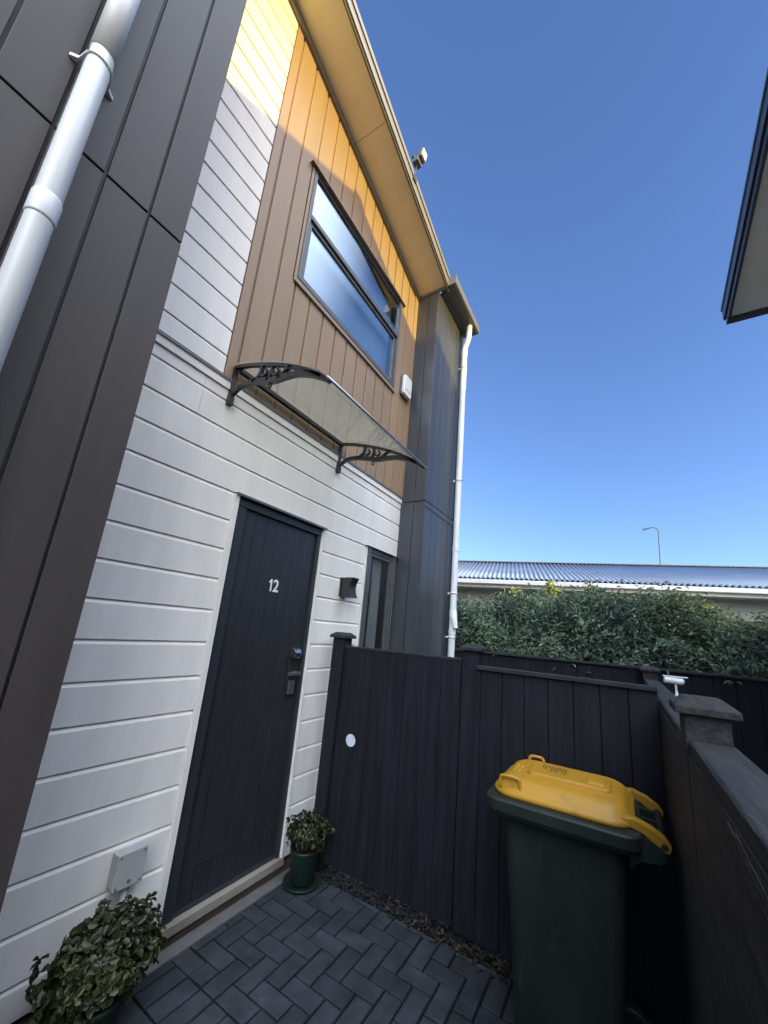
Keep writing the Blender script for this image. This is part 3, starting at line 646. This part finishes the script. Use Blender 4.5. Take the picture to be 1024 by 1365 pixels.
bm = B()
for (y0, y1, za, zb, th) in ((.62, .96, 1.352, 1.388, .010), (.55, .80, 1.318, 1.352, .006), (.70, .90, 1.366, 1.392, .005)):
    P = []; n_ = 9
    for k in range(n_ + 1): t = k / n_; P.append((y0 + (y1 - y0) * t, za + (zb - za) * t + random.uniform(-.003, .003) + th * .5 * math.sin(math.pi * t)))
    for k in range(n_, -1, -1): t = k / n_; P.append((y0 + (y1 - y0) * t + .003, za + (zb - za) * t + random.uniform(-.003, .002) - th * .5 * math.sin(math.pi * t)))
    prism(bm, P, 0, 2.2435, 2.2465)
shift(link('split_grain', bm, M_raw, sf), sf); sf.children[-1]['kind'] = 'stuff'
sc = thing('security_camera', 'small white bullet camera on a stalk beside the side fence', 'camera', (2.36, 2.4, 1.45))
bm = B(); tube(bm, [(2.270, 2.39, 1.547), (2.345, 2.40, 1.543)], .0175, 16); prism(bm, [(2.266, 2.374), (2.368, 2.386), (2.366, 2.414), (2.266, 2.405)], 2, 1.5605, 1.5645)
tube(bm, [(2.345, 2.40, 1.543), (2.352, 2.401, 1.543)], [.0175, .010], 14); shift(link('body', bm, M_alarm, sc), sc)
bm = B(); tube(bm, [(2.318, 2.40, 1.4365), (2.318, 2.40, 1.50), (2.316, 2.398, 1.535)], [.013, .0045, .006], 12); shift(link('stalk', bm, M_alarm, sc), sc)

# ------------------------------------------------------------------ wheelie bin
wb = thing('wheelie_bin', 'dark green wheelie bin with a scuffed yellow lid beside the side fence', 'wheelie bin', (1.83, 2.13, 0))
def loft(bm, loops, cap0=True, cap1=True):
    rs = [[bm.verts.new(p) for p in lp] for lp in loops]
    for a, b in zip(rs, rs[1:]):
        for k in range(len(a)): bm.faces.new((a[k], a[(k + 1) % len(a)], b[(k + 1) % len(a)], b[k]))
    if cap0: bm.faces.new(rs[0][::-1])
    if cap1: bm.faces.new(rs[-1])
def rl(x0, x1, y0, y1, r, z): return [(x, y, z) for x, y in rrect(x0, x1, y0, y1, r, 6)]
bm = B(); loft(bm, [rl(1.668, 2.035, 1.985, 2.285, .04, .03), rl(1.664, 2.040, 1.98, 2.29, .045, .06), rl(1.640, 2.075, 1.950, 2.320, .05, .55), rl(1.618, 2.100, 1.925, 2.345, .05, .918)], cap1=False)
shift(link('body', bm, M_bin, wb), wb)
bm = B(); loft(bm, [rl(1.612, 2.105, 1.920, 2.350, .05, .905), rl(1.565, 2.140, 1.868, 2.395, .06, .925), rl(1.552, 2.150, 1.858, 2.405, .065, .945), rl(1.552, 2.150, 1.858, 2.405, .065, .985), rl(1.560, 2.145, 1.866, 2.397, .06, .992), rl(1.60, 2.12, 1.91, 2.355, .05, .992)])
shift(link('rim', bm, M_bin, wb, bevel=.003), wb)
LZ = .996
bm = B()
def lp(i, z): return rl(1.575 + i, 2.128 - i * .8, 1.902 + i, 2.372 - i, max(.095 - i * .35, .03), z)
loft(bm, [lp(0, LZ - .004), lp(-.004, LZ + .004), lp(-.002, LZ + .016), lp(.012, LZ + .024), lp(.022, LZ + .034), lp(.035, LZ + .052), lp(.055, LZ + .063), lp(.085, LZ + .068)])
lid = shift(link('lid', bm, M_lid, wb, smooth=True), wb)
lid.location = -wb.location
def lidpart(name, bm, material, **k):
    o = link(name, bm, material, lid, **k); return o
bm = B(); loft(bm, [rl(1.70, 2.05, 2.04, 2.235, .03, LZ + .060), rl(1.704, 2.046, 2.044, 2.231, .028, LZ + .078), rl(1.712, 2.038, 2.052, 2.223, .024, LZ + .082)]); lidpart('raised_panel', bm, M_lid, bevel=.003)
bm = B(); loft(bm, [rl(1.945, 2.030, 2.075, 2.200, .02, LZ + .080), rl(1.952, 2.024, 2.081, 2.194, .018, LZ + .090)]); lidpart('raised_panel', bm, M_lid, bevel=.003)
for yy, s in ((1.925, -1), (2.335, 1)):
    bm = B(); x0, x1 = 1.610, 1.700
    if s > 0: x0, x1 = 1.655, 1.735
    tube(bm, spline([(x0, yy, LZ + .030), (x0 + .004, yy, LZ + .062), (x0 + .018, yy + s * .004, LZ + .074), (x1 - .018, yy + s * .004, LZ + .074), (x1 - .004, yy, LZ + .062), (x1, yy, LZ + .030)], 5), .0075, 10)
    if s < 0: loft(bm, [rl(x0 + .004, x1 - .004, yy - .004, yy + .06, .008, LZ + .02), rl(x0 + .006, x1 - .006, yy + .004, yy + .05, .008, LZ + .063)])
    lidpart('lid_grip', bm, M_lid, smooth=False, bevel=.002)
for yy in (1.955, 2.318):
    bm = B()
    prism(bm, [(2.085, LZ + .030), (2.13, LZ + .036), (2.185, LZ + .018), (2.225, LZ - .006), (2.243, LZ - .030), (2.236, LZ - .052), (2.212, LZ - .055), (2.19, LZ - .034), (2.15, LZ - .008), (2.10, LZ + .004)], 1, yy - .020, yy + .020)
    lidpart('hinge_arm', bm, M_lid, bevel=.005)
    bm = B(); tube(bm, [(2.220, yy - .024, LZ - .032), (2.220, yy + .024, LZ - .032)], .011, 14); lidpart('hinge_pin', bm, M_black)
bm = B()
for q in range(9):
    hh = 1.5 * (.030, .042, .024, .056, .044, .056, .024, .050, .056)[q]
    box(bm, 1.755 + .0125 * q, 1.7625 + .0125 * q, 2.200 - hh, 2.200, LZ + .0815, LZ + .0828)
lidpart('printed_lines', bm, M_ink)
bm = B()
for q in range(7):
    box(bm, 1.640, 1.648, 2.03 + .022 * q, 2.046 + .022 * q, LZ + .0665, LZ + .0685); 
    if q % 3: box(bm, 1.662, 1.670, 2.03 + .022 * q, 2.046 + .022 * q, LZ + .0670, LZ + .0690)
lidpart('moulded_letters', bm, M_emboss)
bm = B(); tube(bm, [(2.218, 1.978, LZ - .032), (2.218, 2.296, LZ - .032)], .014, 14)
for yy in (2.02, 2.137, 2.255): prism(bm, [(2.13, LZ - .07), (2.13, LZ - .012), (2.225, LZ - .02), (2.232, LZ - .045), (2.20, LZ - .085)], 1, yy - .012, yy + .012)
shift(link('carry_handle', bm, M_bin, wb), wb)
bm = B(); prism(bm, [(2.105, .86), (2.105, .985), (2.150, .985), (2.214, .955), (2.225, .925), (2.205, .90), (2.14, .892)], 1, 1.932, 1.9355); shift(link('handle_bracket', bm, M_bin, wb, bevel=.002), wb); bm = B()
prism(bm, [(2.105, .84), (2.105, .98), (2.150, .98), (2.208, .95), (2.212, .925), (2.19, .905), (2.128, .89), (2.124, .84)], 1, 1.985, 2.0); shift(link('handle_bracket', bm, M_bin, wb, bevel=.002), wb); bm = B()
prism(bm, [(2.105, .84), (2.105, .98), (2.150, .98), (2.208, .95), (2.212, .925), (2.19, .905), (2.128, .89), (2.124, .84)], 1, 2.28, 2.295)
shift(link('handle_bracket', bm, M_bin, wb, bevel=.002), wb)
for yy in (1.975, 2.295):
    bm = B(); tube(bm, [(2.075, yy - .022, .10), (2.075, yy + .022, .10)], .10, 28); shift(link('wheel', bm, M_black, wb, bevel=.008), wb)
bm = B(); tube(bm, [(2.075, 1.95, .10), (2.075, 2.32, .10)], .010, 12); shift(link('axle', bm, M_steel, wb), wb)

wb.location.x -= .025; wb.scale.x = 1.012
# ------------------------------------------------------------------ potted plants
def shrub(par, c, rad, n, size, seed):
    g = np.random.default_rng(seed)
    # leaf rosettes on a bumpy ball
    ncl = max(n // 9, 10); d = g.normal(size=(ncl, 3)); d /= np.linalg.norm(d, axis=1, keepdims=True)
    rr = g.uniform(.45, 1.0, ncl) ** .6 * g.uniform(.88, 1.10, ncl)
    cen = d * rr[:, None] * np.array(rad); cen = cen[cen[:, 2] > -rad[2] * .9]; lob = 1 + .16 * np.sin(5 * np.arctan2(cen[:, 1], cen[:, 0]) + seed) * np.cos(3.3 * cen[:, 2] / rad[2]); cen = cen * lob[:, None]
    sprig = [np.array([g.normal(), g.normal(), abs(g.normal()) * .6]) for _ in range(12)]; cen = np.concatenate([cen, np.array([v / np.linalg.norm(v) * np.array(rad) * g.uniform(1.05, 1.2) for v in sprig])])
    pos = []; nr = []
    for q in cen:
        u = q / (np.linalg.norm(q) + 1e-6); ax = u + np.array([0, 0, .6]); ax /= np.linalg.norm(ax)
        for k in range(9):
            v = g.normal(size=3); v -= ax * v.dot(ax); v /= np.linalg.norm(v)
            pos.append(np.array(c) + q + v * size * .25 + g.normal(size=3) * size * .12); nr.append(ax * .8 + v * g.uniform(.1, .9) + g.normal(size=3) * .25)
    return shift(leaves('foliage', M_leaf, np.array(pos), np.array(nr), size, par, aspect=.62), par)
p1 = thing('potted_shrub', 'large round variegated shrub in a green pot below the junction box', 'potted plant', (.20, 1.06, 0))
bm = B(); lathe(bm, [(.075, .0), (.095, .11), (.100, .13), (.110, .13), (.110, .155), (.098, .155), (.094, .13)], 32, (.20, 1.075)); shift(link('pot', bm, M_pot, p1, smooth=True), p1)
bm = B(); lathe(bm, [(.08, .130), (.0935, .134)], 24, (.20, 1.075)); shift(link('soil', bm, M_soil, p1), p1)
bm = B()
for k in range(9):
    a = k * 2.4; tube(bm, spline([(.22, 1.075, .17), (.22 + .04 * math.cos(a), 1.075 + .05 * math.sin(a), .26), (.21 + .10 * math.cos(a), 1.07 + .12 * math.sin(a), .36)], 4), [.008 - .0004 * q for q in range(9)], 6)
shift(link('stem', bm, M_bark, p1), p1)
shrub(p1, (.195, 1.075, .275), (.165, .205, .150), 3300, .031, 3)
p2 = thing('potted_shrub', 'small variegated shrub in a glossy green pot between the door and gate', 'potted plant', (.19, 2.27, 0))
bm = B(); lathe(bm, [(.068, .012), (.080, .03), (.094, .17), (.100, .20), (.104, .215), (.090, .215), (.086, .18)], 32, (.185, 2.275)); shift(link('pot', bm, M_pot, p2, smooth=True), p2)
bm = B(); lathe(bm, [(.09, .003), (.118, .006), (.126, .024), (.120, .024), (.108, .0105), (.05, .0105)], 32, (.185, 2.275)); shift(link('saucer', bm, M_pot, p2, smooth=True), p2)
bm = B(); lathe(bm, [(.08, .185), (.0875, .19)], 24, (.185, 2.275)); shift(link('soil', bm, M_soil, p2), p2)
bm = B()
for k in range(6):
    a = k * 2.4; tube(bm, spline([(.185, 2.275, .18), (.185 + .03 * math.cos(a), 2.275 + .03 * math.sin(a), .26), (.19 + .08 * math.cos(a), 2.275 + .08 * math.sin(a), .33)], 4), [.006 - .0003 * q for q in range(9)], 6)
shift(link('stem', bm, M_bark, p2), p2)
shrub(p2, (.195, 2.27, .315), (.145, .125, .105), 1300, .027, 5)

# concrete nib along the door, gravel and leaf litter
bm = B(); box(bm, .0, .080, 1.36, 2.40, -.05, .002); structure('kerb', bm, M_conc, bevel=.004)
def pebbles(name, label, cat, spots, material, flat=.6):
    V = []; F = []
    bm0 = bmesh.new(); bmesh.ops.create_icosphere(bm0, subdivisions=1, radius=1)
    bv = np.array([v.co[:] for v in bm0.verts]); bf = [[v.index for v in f.verts] for f in bm0.faces]; bm0.free()
    for x, y, z, r in spots:
        s = rng.uniform(.6, 1.2, 3) * r; s[2] *= flat; a = rng.uniform(0, 6.28); ca, sa = math.cos(a), math.sin(a)
        q = bv * s * (1 + rng.normal(size=(len(bv), 1)) * .12); q = np.stack([q[:, 0] * ca - q[:, 1] * sa, q[:, 0] * sa + q[:, 1] * ca, q[:, 2]], 1) + (x, y, z)
        b0 = len(V); V += q.tolist(); F += [[i + b0 for i in f] for f in bf]
    me = bpy.data.meshes.new(name); me.from_pydata(V, [], F); me.materials.append(material)
    o = bpy.data.objects.new(name, me); COL.objects.link(o); return tag(o, label, cat, kind='stuff')
sp = [(rng.uniform(.01, .47), rng.uniform(.55, 1.262), rng.uniform(-.03, -.008), rng.uniform(.009, .02)) for _ in range(2400)]
sp += [(rng.uniform(.2, 2.19), rng.uniform(2.40, 2.55), rng.uniform(-.035, -.004), rng.uniform(.007, .016)) for _ in range(2200)]
pebbles('gravel', 'dark loose pebbles under the big shrub and along the gate foot', 'gravel', sp, M_stone)
N = 260
pp = np.stack([rng.uniform(.75, 1.75, N) ** 1.0, rng.normal(2.425, .035, N), rng.uniform(-.004, .012, N)], 1)
pp[:, 0] = .55 + 1.1 * rng.beta(3, 1.6, N)
pp[:, 1] = np.minimum(pp[:, 1], 2.462)
o = leaves('leaf_litter', M_litter, pp, np.stack([rng.normal(0, .5, N), rng.normal(0, .5, N), np.ones(N)], 1), .030, fold=.1)
tag(o, 'dry brown fallen leaves along the foot of the gate', 'leaf litter', kind='stuff')

# ------------------------------------------------------------------ hedge
hd = thing('hedge', 'tall dense green hedge behind the back fence with sunlit tips', 'hedge', (2.5, 5.4, 0))
def hedge_top(x): return 2.05 + .26 * np.exp(-((x - 1.55) / .75) ** 2) + .10 * np.exp(-((x - 2.6) / .5) ** 2) + .05 * np.sin(x * 3.1) + .04 * np.sin(x * 7.3 + 1) - .04 * np.clip(x - 2.8, 0, 3)
NC = 5200; g = np.random.default_rng(21)
cx = g.uniform(-1.2, 6.5, NC); face = g.uniform(size=NC)
zt = hedge_top(cx); cz = np.where(face < .72, 1.05 + (zt - 1.05) * g.uniform(size=NC) ** .85, zt - g.uniform(0, .12, NC))
lump = .10 * np.sin(cx * 5.2 + 1.3 * np.sin(cz * 4)) + .07 * np.sin(cx * 11 + cz * 9)
front = 4.72 + .35 * np.clip((cz - 1.6) / .8, 0, 1) ** 2 + lump
cy = np.where(face < .72, front + g.uniform(-.05, .28, NC), np.where(cx < 1.6, g.uniform(4.9, 6.5, NC), g.uniform(4.9, 5.6, NC)))
cz = cz + np.where(face >= .72, g.normal(0, .05, NC), 0)
pos = []; nr = []
cent = np.stack([cx, cy, cz], 1)
for rep in range(7):
    pos.append(cent + g.normal(size=(NC, 3)) * np.array([.055, .055, .05])); nr.append(np.stack([g.normal(0, .55, NC), -.55 + g.normal(0, .55, NC), .75 + g.normal(0, .4, NC)], 1))
deep = 9000
ip = np.stack([g.uniform(-1.2, 6.5, deep), g.uniform(5.12, 5.5, deep), g.uniform(.95, 2.0, deep)], 1); inn = np.stack([g.normal(0, .4, deep), -1 + g.normal(0, .3, deep), .4 + g.normal(0, .4, deep)], 1)
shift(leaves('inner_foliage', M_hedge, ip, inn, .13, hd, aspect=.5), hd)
deep = 3000
for rep_ in range(3):
    x_ = g.uniform(-1.0, 6.5, deep); pos.append(np.stack([x_, g.uniform(5.2, 5.5, deep), hedge_top(x_) - g.uniform(0, .4, deep)], 1)); nr.append(np.stack([g.normal(0, .4, deep), -1 + g.normal(0, .3, deep), .4 + g.normal(0, .4, deep)], 1))
ng = []; nn = []
for cx0, cz0, rr0, cnt in ((.80, 2.235, .11, 130), (.64, 2.205, .07, 50), (1.30, 2.32, .075, 80), (1.27, 2.42, .045, 30), (2.42, 2.125, .07, 18), (3.02, 2.09, .03, 14)):
    for k in range(cnt):
        q = g.normal(size=3) * np.array([1.1, .6, .75]) * rr0 * .7; ng.append(np.array([cx0, 5.56, cz0 + .065]) + q); nn.append(np.array([.9, -.5, .35]) + g.normal(size=3) * .45)
shift(leaves('sun_painted_tips', M_sunleaf, np.array(ng), np.array(nn), .062, hd, aspect=.45), hd)['kind'] = 'stuff'  # leaf clusters painted lighter and yellower as sunlit tips
# loose shoots sticking out of the top and draping over the fence
for k in range(150):
    x = g.uniform(-.6, 6); b = np.array([x, g.uniform(4.9, 6.0), hedge_top(x) - .03]); dvec = np.array([g.normal(0, .35), g.normal(-.1, .3), 1]); ln = g.uniform(.05, .22)
    for q in range(9): pos.append((b + dvec * ln * q / 9 + g.normal(size=3) * .012)[None]); nr.append((np.array([g.normal(0, .7), g.normal(-.3, .7), .6]))[None])
for k in range(170):
    x = g.uniform(.3, 4.6); b = np.array([x, 4.66 + g.uniform(-.2, .1), g.uniform(1.5, 1.8)]); ln = g.uniform(.12, .35); dvec = np.array([g.normal(0, .4), -1.0, -.25 + g.normal(0, .3)])
    if x < 2.2: dvec[1] *= .9
    for q in range(12): pos.append((b + dvec * ln * q / 12 + g.normal(size=3) * .02)[None]); nr.append((np.array([g.normal(0, .7), -.3 + g.normal(0, .6), .7]))[None])
rng = np.random.default_rng(5)
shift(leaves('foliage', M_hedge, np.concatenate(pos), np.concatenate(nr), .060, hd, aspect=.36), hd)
for k in range(26):
    bm = B(); x = -1.0 + k * .29 + random.uniform(-.08, .08); y = 5.3 + random.uniform(-.15, .15)
    tube(bm, [(x, y, -.05), (x + random.uniform(-.1, .1), y + .05, .8), (x + random.uniform(-.2, .2), y - .1, 1.9)], [.035, .026, .008], 7)
    shift(link('stem', bm, M_bark, hd), hd)
# dense inner twig mass that keeps daylight from showing through
bm = B()
for k in range(420):
    x = random.uniform(-1.2, 6.5); z = random.uniform(.9, 1.95); y = random.uniform(5.0, 5.9)
    tube(bm, [(x, y, z), (x + random.uniform(-.3, .3), y + random.uniform(-.25, .25), z + random.uniform(.0, .3))], [.012, .004], 5)
tw = shift(link('twig', bm, M_bark, hd), hd); tw['kind'] = 'stuff'

# ------------------------------------------------------------------ far house beyond the hedge
TH = R(13.5); dv = Vector((math.cos(TH), math.sin(TH), 0)); nv = Vector((-math.sin(TH), math.cos(TH), 0))
fh = thing('far_house', 'single-storey house with blue corrugated roof and cream gutter beyond the hedge', 'house', (1.5, 11.0, 0))
E0 = Vector((-1.75, 9.80, 3.30))
def fp(s, b, z): return E0 + dv * s + nv * b + Vector((0, 0, z))
def fbox(bm, s0, s1, b0, b1, z0, z1):
    v = [bm.verts.new(fp(s, b, z)) for s, b, z in ((s0, b0, z0), (s1, b0, z0), (s1, b1, z0), (s0, b1, z0), (s0, b0, z1), (s1, b0, z1), (s1, b1, z1), (s0, b1, z1))]
    for f in ((0, 3, 2, 1), (4, 5, 6, 7), (0, 1, 5, 4), (1, 2, 6, 5), (2, 3, 7, 6), (3, 0, 4, 7)): bm.faces.new([v[i] for i in f])
RB, RH = 3.4, 1.10
bm = B(); S0, S1 = -5.0, 15.0; per = .125; nst = int((S1 - S0) / per * 8)
rows = []
for q in range(2):
    row = []
    for i in range(nst + 1):
        s = S0 + i * per / 8; a = .028 * math.sin(2 * math.pi * s / per); row.append(bm.verts.new(fp(s, q * RB, q * RH + a)))
    rows.append(row)
for i in range(nst): bm.faces.new((rows[0][i], rows[0][i + 1], rows[1][i + 1], rows[1][i]))
back = []
for i in (0, nst): back.append(bm.verts.new(fp(S0 if i == 0 else S1, 2 * RB, 0)))
ra = [bm.verts.new(fp(S0, RB, RH - .02)), bm.verts.new(fp(S1, RB, RH - .02))]
bm.faces.new((ra[0], ra[1], back[1], back[0]))
rf = shift(link('roof', bm, M_iron, fh, smooth=True), fh); md = rf.modifiers.new('solid', 'SOLIDIFY'); md.thickness = .012
bm = B(); fbox(bm, S0, S1, RB - .12, RB + .12, RH + .012, RH + .05); shift(link('ridge_cap', bm, M_steel, fh, bevel=.01), fh)
bm = B(); fbox(bm, S0, S1, -.06, .07, -.155, -.040); shift(link('gutter', bm, M_cream, fh, bevel=.012), fh)
bm = B(); fbox(bm, S0, S1, .071, .09, -.24, -.045); shift(link('fascia', bm, M_cream, fh), fh)
bm = B(); fbox(bm, S0, S1, .091, .62, -.235, -.225); shift(link('soffit', bm, M_sage, fh), fh)
bm = B()
v = lambda s, b, z: bm.verts.new(fp(s, b, z))
fbox(bm, S0 + .3, S1 - .3, .63, 2 * RB - .6, -3.35, -.21)
shift(link('wall', bm, M_sage, fh), fh)
bm = B()
for k in range(17): fbox(bm, S0 + .3, S1 - .3, .618, .629, -3.2 + k * .18, -3.19 + k * .18 + .155)
shift(link('weatherboard', bm, M_sage, fh), fh)

# street lamp far behind
sl = thing('street_lamp', 'thin grey street lamp with curved arm above the far roof', 'street lamp', (5.05, 36, 0))
bm = B(); tube(bm, [(4.95, 36, 0), (4.99, 36, 6), (5.10, 36, 11.4)] + [(5.08 - .35 * (1 - math.cos(a)), 36, 11.4 + .35 * math.sin(a)) for a in (R(30), R(60), R(90))] + [(4.30, 36, 11.66)], [.07, .055, .045, .04, .036, .036, .036], 10); shift(link('pole', bm, M_steel, sl, smooth=True), sl)
bm = B(); prism(bm, [(3.98, 11.56), (4.34, 11.62), (4.34, 11.72), (4.10, 11.70)], 1, 35.92, 36.08); shift(link('lamp_head', bm, M_steel, sl, bevel=.02), sl)

# ------------------------------------------------------------------ neighbouring building on the right (eave in view, gable throws the shade)
nb = thing('neighbour_building', 'neighbouring building at right with grey soffit and dark fascia overhead', 'building', (6, 0, 0))
NX, NY, NZ, NS = 3.02, 3.70, 4.545, .245
Z = lambda y, d=0: NZ + NS * (NY - y) + d
def nslope(bm, x0, x1, ya, yb, d0, d1): prism(bm, [(ya, Z(ya, d0)), (yb, Z(yb, d0)), (yb, Z(yb, d1)), (ya, Z(ya, d1))], 0, x0, x1)
bm = B(); nslope(bm, NX + .022, 6.0, 2.0, 3.672, .0, .012); shift(link('soffit', bm, M_nsoffit, nb), nb)
bm = B(); nslope(bm, NX, NX + .0215, 2.0, 3.70, -.045, .075); nslope(bm, NX + .022, 6.0, 3.678, 3.70, -.045, .075); shift(link('fascia', bm, M_nfascia, nb, bevel=.003), nb)
bm = B(); nslope(bm, NX - .014, NX - .0005, 2.0, 3.712, .02, .12); nslope(bm, NX - .0005, 6.0, 3.7005, 3.712, .02, .12); shift(link('barge_board', bm, M_nfascia, nb, bevel=.003), nb)
bm = B(); nslope(bm, NX - .02, 6.0, 1.98, 3.72, .122, .15); shift(link('roof', bm, M_roof, nb), nb)
bm = B(); prism(bm, [(2.05, 0), (3.42, 0), (3.42, Z(3.42) - .003), (2.05, Z(2.05) - .003)], 0, 3.26, 6.0); shift(link('wall', bm, M_nwall, nb), nb)
GA = (.976, 7.147)
bm = B(); prism(bm, [(-6.0, 0), (4.2, 0), (4.2, 7.147 - .5 * (4.2 - .976) - .06), (.976, 7.085), (-6.0, 7.147 - .563 * 6.976 - .06)], 0, 6.05, 6.4); shift(link('wall', bm, M_nwall, nb), nb)
bm = B(); prism(bm, [(4.3, 7.147 - .5 * (4.3 - .976)), (.976, 7.147), (-6.2, 7.147 - .563 * 7.176), (-6.2, 7.147 - .563 * 7.176 - .05), (.976, 7.09), (4.3, 7.147 - .5 * (4.3 - .976) - .05)], 0, 6.0, 6.5); shift(link('roof', bm, M_roof, nb), nb)
bm = B(); box(bm, 5.98, 6.52, .915, 1.035, 7.10, 7.165); shift(link('ridge_cap', bm, M_roof, nb), nb)

bm = B(); prism(bm, [(5.05, 0), (12.5, 0), (12.5, 3.40), (6.5, 6.20), (5.05, 5.5)], 0, 10.0, 18.0); shift(link('wall', bm, M_nwall, nb), nb)  # unseen rear gable, added and shaped to shade the far house wall
